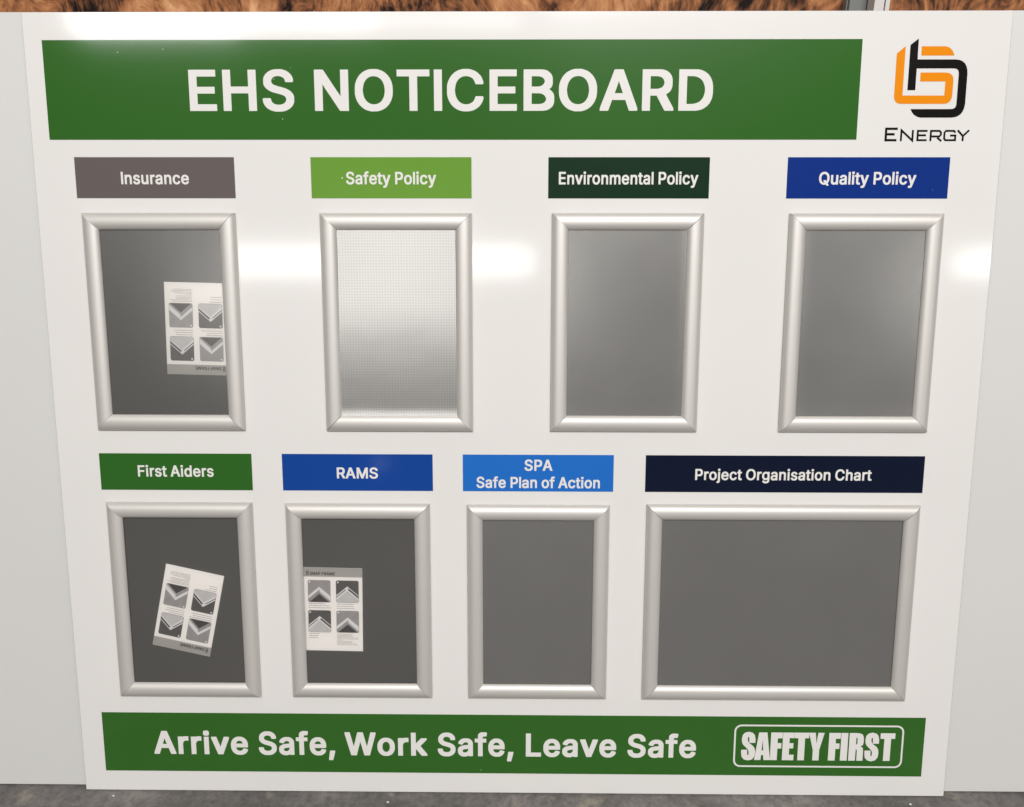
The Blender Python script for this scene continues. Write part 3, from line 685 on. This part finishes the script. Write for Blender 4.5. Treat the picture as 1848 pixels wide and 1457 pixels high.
def sheet(name, label, x0, x1, top, h):
    xm = (x0 + x1) / 2
    r = root(name, label, 'plastic sheet', leaning(xm, h), 'white plastic sheets behind the board')
    w = (x1 - x0) / 2 * S
    t = 0.0042
    H = (top - FOOT) * S
    link('face', box_mesh('face', -w, w, 0.0003, H, -0.0006, 0, 0.0002), M['sheet'], r)
    link('face', box_mesh('face', -w, w, 0.0003, H, -t, -t + 0.0006, 0.0002), M['sheet'], r)
    # the flutes between the two faces, one mesh of thin webs
    bm = bmesh.new()
    n = int(H / 0.0052)
    for i in range(n + 1):
        y = 0.0006 + i * (H - 0.0012) / n
        vs = [bm.verts.new(c) for c in ((-w, y, -t + 0.0006), (w, y, -t + 0.0006), (w, y, -0.0006), (-w, y, -0.0006))]
        bm.faces.new(vs)
    me = bpy.data.meshes.new('flutes'); bm.to_mesh(me); bm.free()
    f = link('flutes', me, M['sheet'], r)
    f['kind'] = 'stuff'
    return r


sheet('fluted_sheet', 'plain white plastic sheet standing behind the noticeboard at its left edge', -1600, -52, 774.5, -12.0)
sheet('fluted_sheet', 'plain white plastic sheet standing behind the noticeboard at its right edge', -50, 1600, 774.5, -12.0)

# ------------------------------------------------------------------ noticeboard
nb = root('noticeboard', 'large glossy white safety noticeboard with green banners and eight silver frames, leaning',
          'noticeboard', BOARD)
board_box('board_panel', -900, 900, FOOT + 0.5, 774, -1.6, 0, M['board'], nb, bevel=0.3)
board_box('edge_strip', -901.2, 901.2, FOOT + 1.2, 773.2, -5, -1.65, M['edge_grey'], nb)  # grey layer slightly wider than the panel, showing as a thin line each side


def plate(name, x0, x1, y0, y1, mat, label=None):
    o = board_box(name, x0, x1, y0, y1, 0.05, 0.5, M[mat], nb)
    if label:
        o['label'] = label
    return o


b1 = plate('title_banner', -866.5, 632.6, 550.1, 726.0, 'banner', 'wide green banner with the board title in white')
lettering('EHS', -600, -406, 601.3, 674, b1)
lettering('NOTICEBOARD', -368, 365, 601.3, 674, b1)
b2 = plate('slogan_banner', -855.1, 850.1, -726.9, -595.7, 'banner', 'green slogan banner along the foot of the board')
for t, x0, x1 in (('Arrive', -749.9, -552.9), ('Safe,', -530.3, -370.8), ('Work', -350, -178.2), ('Safe,', -156.3, 1.2),
                  ('Leave', 27.2, 214.8), ('Safe', 238.4, 380.3)):
    lettering(t, x0, x1, -688.2, -636.3, b2, spacing=14, glyphs=BOLD)

# condensed heavy lettering of the SAFETY FIRST badge
HEAVY = {
    'F': [[(0, 0), (0, 50), (21, 50), (21, 39.5), (12.5, 39.5), (12.5, 31), (19.5, 31), (19.5, 21), (12.5, 21), (12.5, 0)]],
    'E': [[(0, 0), (0, 50), (20.5, 50), (20.5, 40), (12.3, 40), (12.3, 31), (19.5, 31), (19.5, 21.5), (12.3, 21.5), (12.3, 10), (21, 10), (21, 0)]],
    'T': [[(0, 50), (26.5, 50), (26.5, 40), (19.3, 40), (19.3, 0), (7.2, 0), (7.2, 40), (0, 40)]],
    'I': [[(0, 0), (0, 50), (12.5, 50), (12.5, 0)]],
    'A': [[(0, 0), (7, 50), (22, 50), (29, 0), (17, 0), (16.3, 9), (12.4, 9), (11.7, 0)], [(12.9, 17.5), (15.9, 17.5), (14.4, 37)]],
    'Y': [[(0, 50), (12, 50), (14.4, 31), (16.8, 50), (28, 50), (20, 19), (20, 0), (8.4, 0), (8.4, 19)]],
    'R': [[(0, 0), (0, 50), (13, 50), (19, 49.4), (23.5, 47.3), (25.6, 43), (26, 38), (26, 33), (24.8, 28.3), (20.5, 26),
           (24.5, 24), (25.8, 20), (26, 15), (26, 0), (14.8, 0), (14.8, 17), (14.2, 20), (12.4, 20.8), (12.4, 0)],
          [(12.4, 41.7), (14.2, 41.2), (14.8, 38.8), (14.8, 32), (14.2, 29.8), (12.4, 29.3)]],
    'S': [[(25, 31), (25, 38), (23.5, 45), (19.5, 49.3), (12.5, 51), (5.5, 49.3), (1.5, 45), (0.3, 38), (0.8, 32), (3, 27.5),
           (9, 22), (13, 17.5), (13.8, 13), (13.2, 9), (12.3, 8.2), (11.4, 9), (11, 12.5), (11, 18.5), (0, 18.5), (0, 13),
           (1.2, 5.5), (5.5, 0.8), (12.8, -1), (20, 0.8), (24.3, 6), (25.3, 13.5), (24.6, 20), (21.5, 25), (14.5, 30.2),
           (11.8, 33.5), (11, 37.5), (11.4, 41), (12.5, 41.8), (13.5, 41), (13.9, 37.5), (13.9, 31)]],
}
STARTS = [('S', 1337.8), ('A', 1361.8), ('F', 1390.6), ('E', 1412.2), ('T', 1433.0), ('Y', 1459.0)]
STARTS2 = [('F', 1495), ('I', 1516.8), ('R', 1531.8), ('S', 1560.4), ('T', 1587.5)]
parts = []
for word, p0, p1, X0, X1, yb, yt in ((STARTS, 1337.8, 1487, 474.1, 644.4, -692.0, -630.2), (STARTS2, 1495, 1614, 654.2, 790.2, -692.0, -630.2)):
    k = (X1 - X0) / (p1 - p0)
    for ch, px in word:
        cs = [[(X0 + (px - p0 + q[0]) * k, yb + q[1] / 50 * (yt - yb)) for q in c] for c in HEAVY[ch]]
        parts.append(to_board(filled(cs, 0.75)))
link('lettering', join_meshes('lettering', parts), M['letter'], b2)


def rounded(x0, x1, y0, y1, r, n=7):
    out = []
    for cx_, cy_, a0 in ((x1 - r, y1 - r, 0), (x0 + r, y1 - r, 90), (x0 + r, y0 + r, 180), (x1 - r, y0 + r, 270)):
        for i in range(n + 1):
            a = math.radians(a0 + 90 * i / n)
            out.append((cx_ + r * math.cos(a), cy_ + r * math.sin(a)))
    return out


bx = filled([rounded(458.3, 807.7, -707.9, -613.1, 15), rounded(461.9, 804.1, -704.3, -616.7, 11.6)], 0.75)
link('badge_outline', to_board(bx), M['letter'], b2)

for t, x0, x1, xa, xb, mat, lab in (
        ('Insurance', -823.4, -523.3, -737.6, -609.7, 'grey', 'grey heading plate reading Insurance'),
        ('Safety Policy', -379.9, -79.2, -314.3, -145.6, 'lime', 'light green heading plate reading Safety Policy'),
        ('Environmental Policy', 64.2, 364.2, 83.9, 343.6, 'dark_green', 'very dark green heading plate reading Environmental Policy'),
        ('Quality Policy', 508.6, 808.1, 568.0, 747.7, 'blue', 'royal blue heading plate reading Quality Policy')):
    p = plate('heading_plate', x0, x1, 444.1, 518.7, mat, lab)
    lettering(t, xa, xb, 469.5, 492.2, p, spacing=-4)
    if mat == 'lime':
        board_box('speck', -322.5, -320.3, 480, 482.4, 0.55, 0.8, M['letter'], p)
for t, x0, x1, xa, xb, bs, cp, mat, lab in (
        ('First Aiders', -819.3, -517.1, -744.1, -593.5, -93.2, -70.3, 'mid_green', 'green heading plate reading First Aiders'),
        ('RAMS', -456.9, -159.1, -349.0, -267.7, -95.4, -73.2, 'rams_blue', 'blue heading plate reading RAMS'),
        ('SPA', -99.7, 197.5, 22.1, 77.0, -78.5, -56.0, 'sky_blue', 'bright blue heading plate with two lines of lettering'),
        ('Project Organisation Chart', 260.2, 805.8, 358.1, 704.0, -95.7, -73.4, 'navy', 'long navy heading plate reading Project Organisation Chart')):
    p = plate('heading_plate', x0, x1, -120.4, -46.4, mat, lab)
    lettering(t, xa, xb, bs, cp, p, spacing=-4)
    if t == 'SPA':
        lettering('Safe Plan of Action', -72.7, 170.9, -113.5, -91.0, p, spacing=-4)


# logo ----------------------------------------------------------------
def arc(p0, p1, p2, n=6):
    """quadratic corner from p0 to p2 pulled to p1"""
    return [((1 - t) ** 2 * p0[0] + 2 * t * (1 - t) * p1[0] + t * t * p2[0],
             (1 - t) ** 2 * p0[1] + 2 * t * (1 - t) * p1[1] + t * t * p2[1]) for t in [i / n for i in range(n + 1)]]


logo_black = ([(719.9, 715.8), (734.1, 726.8), (734.6, 690.7)] + arc((803, 690.7), (826.5, 690.7), (827.0, 665)) +
              arc((827.2, 613), (825.5, 589), (803, 589)) + arc((748, 589), (733.5, 591), (728.3, 604.1)) +
              arc((801.5, 604.1), (811, 604.1), (811.3, 613)) + arc((811.2, 666), (810.8, 675.1), (801.5, 675.1)) +
              [(734.3, 675.1), (734.3, 637.2), (720.0, 637.2)])
logo_orange = ([(696.3, 701.0), (711.5, 713.8), (711.7, 627.9), (788.0, 627.9), (788.1, 652.5), (742.0, 652.5), (742.0, 668.0)] +
               arc((787.5, 668.0), (802.2, 667.2), (802.5, 654)) + arc((802.5, 628.5), (801.8, 613.5), (788.5, 613.3)) +
               arc((710, 613.3), (696.8, 613.3), (696.5, 627.7)))
logo_cap = [(740.5, 713.4)] + arc((782, 713.4), (795.5, 713), (800.8, 697.4)) + [(740.9, 697.4)]
lg = link('logo', to_board(join_meshes('logo', [filled([logo_orange], 0.3), filled([logo_cap], 0.3)])), M['orange'], nb)
lg['label'] = 'orange and black interlocked letter emblem with the word ENERGY below'
link('dark_stroke', to_board(filled([logo_black], 0.3)), M['black'], lg)
W = 4.2
eng = []


def add_stroke(pts, w=W):
    eng.append(filled([stroke(pts, w)], 0.30 + 0.03 * (len(eng) % 3)))


B_, T1, T2 = 549.1, 569.4, 565.6     # baseline, tall cap, small cap (stroke centres)
add_stroke([(707.5, T1), (686.4, T1), (686.4, B_), (706.5, B_)])
add_stroke([(687.8, 559.6), (702.5, 559.6)])
add_stroke([(714.6, 547.4), (714.6, T2 + 1), (735.6, B_ - 0.6), (735.6, 567.2)], 3.5)
add_stroke([(762.5, T2), (744.8, T2), (744.8, B_), (762.0, B_)], 3.5)
add_stroke([(746.3, 557.8), (760, 557.8)], 3.6)
add_stroke([(768.8, 547.4), (768.8, T2), (784.6, T2), (787.3, T2 - 2.9), (787.3, 558.7), (784.6, 555.8), (770.7, 555.8)], 3.5)
add_stroke([(781.0, 553.6), (789.0, 547.4)], 3.5)
add_stroke([(813.6, 562.4), (811.2, T2), (796.2, T2), (793.8, T2 - 3), (793.8, B_ + 3), (796.2, B_), (814.0, B_), (814.0, 557.4), (804.5, 557.4)], 3.5)
add_stroke([(817.5, 566.8), (828.0, 556.5), (838.6, 566.8)], 3.5)
add_stroke([(828.0, 557.2), (828.0, 547.4)], 3.5)
link('lettering', to_board(join_meshes('lettering', eng)), M['black'], lg)

# snap frames ---------------------------------------------------------
PROFILE = [(0.0, 1.3), (0.0, 4.2)]
for i in range(17):
    t = -1 + 2 * i / 16
    t = math.sin(t * math.pi / 2)
    PROFILE.append((0.4 + 15.2 + 15.2 * t, 4.6 + 8.0 * max(0.0, 1 - abs(t) ** 2.3) ** 0.72))
PROFILE += [(31.0, 4.2), (31.0, 3.3)]
random.seed(4)


def rail_mesh(length):
    """one mitred rail lying along +x, outer edge at y=0, inner edge at y=31 (layout units)"""
    # the curved top, the two side walls and the mitred ends have vertices of their own, so each keeps its own shading
    vs, fs, smooth = [], [], []

    def strip(prof, soft):
        k, b = len(prof), len(vs)
        for end in (0, 1):
            for w, h in prof:
                vs.append(((w + 0.28 if end == 0 else length - w - 0.28) * S, w * S, h * S))
        for i in range(k - 1):
            fs.append((b + i, b + k + i, b + k + i + 1, b + i + 1))
            smooth.append(soft)
    strip(PROFILE[:2], False)
    strip(PROFILE[1:-1], True)
    strip(PROFILE[-2:], False)
    for end in (0, 1):
        b = len(vs)
        for w, h in PROFILE:
            vs.append(((w + 0.28 if end == 0 else length - w - 0.28) * S, w * S, h * S))
        ring = list(range(b, b + len(PROFILE)))
        fs.append(tuple(ring if end == 0 else ring[::-1]))
        smooth.append(False)
    me = mesh_from('rail', vs, fs)
    for p, sm in zip(me.polygons, smooth):
        p.use_smooth = sm
    return me


def frame(x0, x1, y0, y1, label, film, bulge=None):
    f = board_box('snap_frame', x0 + 3, x1 - 3, y0 + 3, y1 - 3, 0.05, 1.1, M['backing'], nb)
    f['label'] = label
    w, h = x1 - x0, y1 - y0
    horiz, vert = rail_mesh(w), rail_mesh(h)
    for me, cx_, cy_, ang in ((horiz, x0, y0, 0), (vert, x1, y0, 90), (horiz, x1, y1, 180), (vert, x0, y1, 270)):
        jx, jy = random.uniform(-.35, .35), random.uniform(-.3, .3)
        mtx = Matrix.Translation((lx(cx_ + jx), ly(cy_ + jy), 0.0002)) @ Matrix.Rotation(math.radians(ang), 4, 'Z')
        link('rail', me, M['alu'], f, mtx)
    # cover film: a gently bowed grid
    nx, ny = 24, 36
    fx0, fx1, fy0, fy1 = x0 + 27, x1 - 27, y0 + 27, y1 - 27
    vs, fs = [], []
    for j in range(ny + 1):
        for i in range(nx + 1):
            u, v = i / nx, j / ny
            z = 3.2 + (bulge(u, v) if bulge else 0.0)
            vs.append((lx(fx0 + (fx1 - fx0) * u), ly(fy0 + (fy1 - fy0) * v), z * S))
    for j in range(ny):
        for i in range(nx):
            a = j * (nx + 1) + i
            fs.append((a, a + 1, a + nx + 2, a + nx + 1))
    link('cover_film', mesh_from('cover_film', vs, fs, True), film, f)
    return f


film_plain = film_mat('clear_film', 0.035, 0.16, 0.0)
film_plain_b = film_mat('clear_film_reflective', 0.14, 0.28, 0.0)
film_dot = film_mat('embossed_film', 0.26, 0.25, 0.14, milk=0.20, contrast=0.20)
film_dot_b = film_mat('embossed_film_bright', 0.41, 0.29, 0.06, milk=0.16, contrast=0.11)
film_matt = film_mat('matt_film', 0.07, 0.42, 0.10, milk=0.11, contrast=0.06)


def edge(u, v, wd=0.04):
    """how close to the clamped edge: 1 at the edge, 0 inside"""
    d = min(u, 1 - u, v, 1 - v)
    return max(0.0, 1 - d / wd)


SLOPES = [(0.0, -70.0), (0.04, -8.0), (0.05, 0.0), (0.20, 0.0), (0.40, -2.0), (0.52, -6.0), (0.62, -7.5), (0.80, -1.0), (1.0, 7.0)]


def bulge2(u, v):
    """the sheet leans a little towards the far lamp over its upper half and curls up at the foot"""
    z, n = 0.0, 60
    for i in range(n):
        t = 1 - (1 - v) * (i + 0.5) / n
        for (a, sa), (b, sb) in zip(SLOPES, SLOPES[1:]):
            if a <= t <= b:
                z -= (sa + (sb - sa) * (t - a) / (b - a)) * (1 - v) / n
                break
    return z + 0.5


def bulge3(u, v):
    return 1.0 * math.sin(math.pi * u) * math.sin(math.pi * v) + 1.4 * math.exp(-((1 - u) / 0.04) ** 2) + 0.5 * math.exp(-(v / 0.04) ** 2)


def bulge4(u, v):
    return 1.2 * math.sin(math.pi * u) * math.sin(math.pi * v) + 1.2 * math.exp(-(u / 0.05) ** 2) + 0.9 * math.exp(-(v / 0.04) ** 2)


def bulge1(u, v):
    return 0.9 * math.sin(math.pi * u) * math.sin(math.pi * v)


frame(-815.5, -525.0, 1.0, 416.8, 'silver snap frame under the grey heading plate, a leaflet tucked at its right', film_plain_b, bulge1)
frame(-365.2, -79.0, 0.6, 416.8, 'silver snap frame under the light green heading plate, with bright dimpled film', film_dot_b, bulge2)
frame(71.8, 356.5, 1.0, 416.8, 'silver snap frame under the very dark green heading plate, empty behind dimpled film', film_dot, bulge3)
frame(516.0, 803.2, 1.8, 416.8, 'silver snap frame under the royal blue heading plate, empty behind dimpled film', film_dot, bulge4)
frame(-810.5, -519.2, -557.8, -145.2, 'silver snap frame under the green heading plate, holding a tilted leaflet', film_plain)
frame(-453.2, -166.0, -556.8, -146.2, 'silver snap frame under the blue RAMS heading, leaflet upright at its left', film_plain)
frame(-92.0, 191.0, -557.0, -147.4, 'narrow silver snap frame under the bright blue heading plate, empty', film_matt)
frame(264.6, 802.2, -556.8, -145.2, 'wide landscape silver snap frame under the navy heading plate, empty', film_matt)

# leaflets ------------------------------------------------------------
PW_, PH_ = 119.0, 177.0


def flat(name, contours, h, mat, parent):
    me = filled(contours, h)
    for v in me.vertices:
        v.co = (v.co.x * S, v.co.y * S, v.co.z * S)
    me.name = name
    return link(name, me, M[mat], parent)


def clip_poly(poly, x0, x1, y0, y1):
    def cut(pts, inside, inter):
        out = []
        for i in range(len(pts)):
            a, b = pts[i - 1], pts[i]
            ia, ib = inside(a), inside(b)
            if ia != ib:
                out.append(inter(a, b))
            if ib:
                out.append(b)
        return out
    lerp = lambda a, b, t: (a[0] + (b[0] - a[0]) * t, a[1] + (b[1] - a[1]) * t)
    for ax, lim, sg in ((0, x0, 1), (0, x1, -1), (1, y0, 1), (1, y1, -1)):
        if not poly:
            return poly
        poly = cut(poly, lambda p: (p[ax] - lim) * sg >= 0, lambda a, b: lerp(a, b, (lim - a[ax]) / (b[ax] - a[ax])))
    return poly


def picture(parent, x0, y1, kind):
    """an instruction photo of a frame corner; kind 'A' light ground, 'B' dark ground"""
    w, h = 46.0, 47.0
    x1, y0 = x0 + w, y1 - h
    p = flat('picture', [rounded(x0, x1, y0, y1, 3.5, 4)], 0.5, 'pic_light' if kind == 'A' else 'pic_dark', parent)
    xc, ya = x0 + w * 0.5, y1 - h * 0.30
    X0, X1, Y0, Y1 = x0 + 0.6, x1 - 0.6, y0 + 0.6, y1 - 0.6
    def tri(drop):
        a = ya - drop
        k = 0.86
        return clip_poly([(xc, a), (xc + 60, a - 60 * k), (xc - 60, a - 60 * k)], X0, X1, Y0, Y1)
    if kind == 'A':
        flat('rail_drawing', [tri(0)], 0.58, 'pic_white', p)
        flat('shade', [tri(6.5)], 0.66, 'pic_light', p)
        flat('rail_drawing', [clip_poly(stroke([(xc + 1, ya - 9), (xc + 40, ya - 9 - 40 * .86)], 2.6), X0, X1, Y0, Y1)], 0.74, 'pic_white', p)
        flat('opening', [tri(15)], 0.82, 'pic_deep', p)
    else:
        flat('rail_drawing', [tri(-2)], 0.58, 'pic_white', p)
        flat('shade', [clip_poly(stroke([(xc + 2, ya - 4), (xc + 42, ya - 4 - 40 * .86)], 3.4), X0, X1, Y0, Y1)], 0.66, 'pic_deep', p)
        flat('shade', [clip_poly(stroke([(xc - 4, ya - 5.5), (xc - 44, ya - 5.5 - 40 * .86)], 1.6), X0, X1, Y0, Y1)], 0.66, 'pic_dark', p)
        flat('sheet_drawing', [tri(8)], 0.74, 'pic_lav', p)
    flat('number_dot', [rounded(x0 + 2.2, x0 + 5.8, y1 - 5.8, y1 - 2.2, 1.8, 4)], 0.9, 'pic_white', p)
    return p


def leaflet(cx_, cy_, deg, label, seed):
    mtx = BOARD @ Matrix.Translation((lx(cx_), ly(cy_), 1.3 * S)) @ Matrix.Rotation(math.radians(deg), 4, 'Z')
    r = root('instruction_leaflet', label, 'leaflet', mtx, 'instruction leaflets inside the frames')
    hw_, hh = PW_ / 2, PH_ / 2
    link('paper', box_mesh('paper', -hw_ * S, hw_ * S, -hh * S, hh * S, 0, 0.3 * S), M['paper'], r)
    band = flat('header_band', [[(-hw_ + .2, hh - .2), (-hw_ + .2, hh - 19.5), (hw_ - .2, hh - 19.5), (hw_ - .2, hh - .2)]], 0.4, 'band', r)
    flat('emblem', [rounded(-hw_ + 6, -hw_ + 10.5, hh - 16.5, hh - 7, 0.8, 3), rounded(-hw_ + 7.2, -hw_ + 9.3, hh - 15.4, hh - 12.3, 0.5, 3),
                    rounded(-hw_ + 7.2, -hw_ + 9.3, hh - 11.0, hh - 8.1, 0.5, 3)], 0.5, 'ink', band)
    me = fit_text(text_mesh('SNAP FRAME'), -hw_ + 13.0, -hw_ + 64, hh - 16.0, hh - 9.5, 0.5, False)
    link('lettering', me, M['ink'], band)
    x_l, x_r = -hw_ + 8.5, -hw_ + 65.5
    y_1, y_2 = hh - 26.5, hh - 90.5
    picture(r, x_l, y_1, 'A'); picture(r, x_r, y_1, 'B')
    picture(r, x_l, y_2, 'B'); picture(r, x_r, y_2, 'A')
    rnd = random.Random(seed)
    rows = []
    for x, y, n, w, gap, hgt in ((x_l + 1, y_1 - 49.5, 3, 47, 4.3, 1.0), (x_r + 1, y_1 - 49.8, 3, 42, 4.3, 1.0),
                                 (x_l + 1, y_2 - 49.5, 3, 25, 4.6, 1.0), (x_r + 1, y_2 - 50, 10, 46, 2.55, 0.75)):
        for k in range(n):
            ww = w * rnd.uniform(0.62, 1.0)
            if n > 5 and k == 5:
                ww = 11
            xx = x
            while xx < x + ww:
                wl = min(rnd.uniform(1.6, 5.0), x + ww - xx)
                rows.append([(xx, y - k * gap), (xx + wl, y - k * gap), (xx + wl, y - k * gap - hgt), (xx, y - k * gap - hgt)])
                xx += wl + rnd.uniform(0.5, 0.9)
    tp = flat('small_print', rows, 0.45, 'fine_ink', r)
    tp['kind'] = 'stuff'
    return r


leaflet(-611.0, 198.7, 180 - 1.3, 'upside down white instruction leaflet cut off by the right rail of the top left frame', 1)
leaflet(-660.6, -371.8, 180 - 12.6, 'white instruction leaflet tilted and upside down in the frame under the First Aiders heading', 2)
leaflet(-364.6, -368.0, -0.9, 'white instruction leaflet standing upright at the left side of the RAMS frame', 3)

# white flecks of dust and grit ---------------------------------------
rnd = random.Random(11)
spots = [(294, 176 / 2 + 1), (212, 95), (524, 123), (494, 143), (510, 215), (508, 351), (1683, 343), (1333, 1010), (868, 1390)]
bm = bmesh.new()
for px, py in spots:
    d = pixel_ray(px, py)
    k = (place(0, 0, 0.9) - CAMPOS).dot(NO) / d.dot(NO)
    q = BOARD.inverted() @ (CAMPOS + d * k)
    r = rnd.uniform(0.5, 1.0) * S
    n = 6
    c = [bm.verts.new((q.x + r * math.cos(a * math.tau / n) * rnd.uniform(.7, 1.2), q.y + r * math.sin(a * math.tau / n) * rnd.uniform(.7, 1.5), 0.9 * S)) for a in range(n)]
    t = bm.verts.new((q.x, q.y, 1.5 * S))
    for a in range(n):
        bm.faces.new((c[a], c[(a + 1) % n], t))
me = bpy.data.meshes.new('dust_flecks'); bm.to_mesh(me); bm.free()
df = link('dust_flecks', me, M['letter'], nb)
df['kind'] = 'stuff'
# a few pale chips lie on the floor in front of the board
for k, (px, py) in enumerate(((205, 1437), (1643, 1452), (700, 1448))):
    d = pixel_ray(px, py)
    p = CAMPOS + d * (-CAMPOS.z / d.z)
    bm = bmesh.new()
    bmesh.ops.create_icosphere(bm, subdivisions=1, radius=0.0022)
    for v in bm.verts:
        v.co = Vector((v.co.x * rnd.uniform(.7, 1.4), v.co.y * rnd.uniform(.6, 1.2), max(-0.0003, v.co.z * 0.45)))
    me = bpy.data.meshes.new('paint_chip'); bm.to_mesh(me); bm.free()
    o = link('paint_chip', me, M['paper'])
    o.location = (p.x, p.y, 0.0004)
    o['label'] = ('tiny white chip on the concrete near the left corner of the board', 'tiny white chip on the concrete near the right corner of the board',
                  'tiny white chip on the concrete below the slogan word Work')[k]
    o['category'] = 'chip'
    o['group'] = 'white chips on the floor'
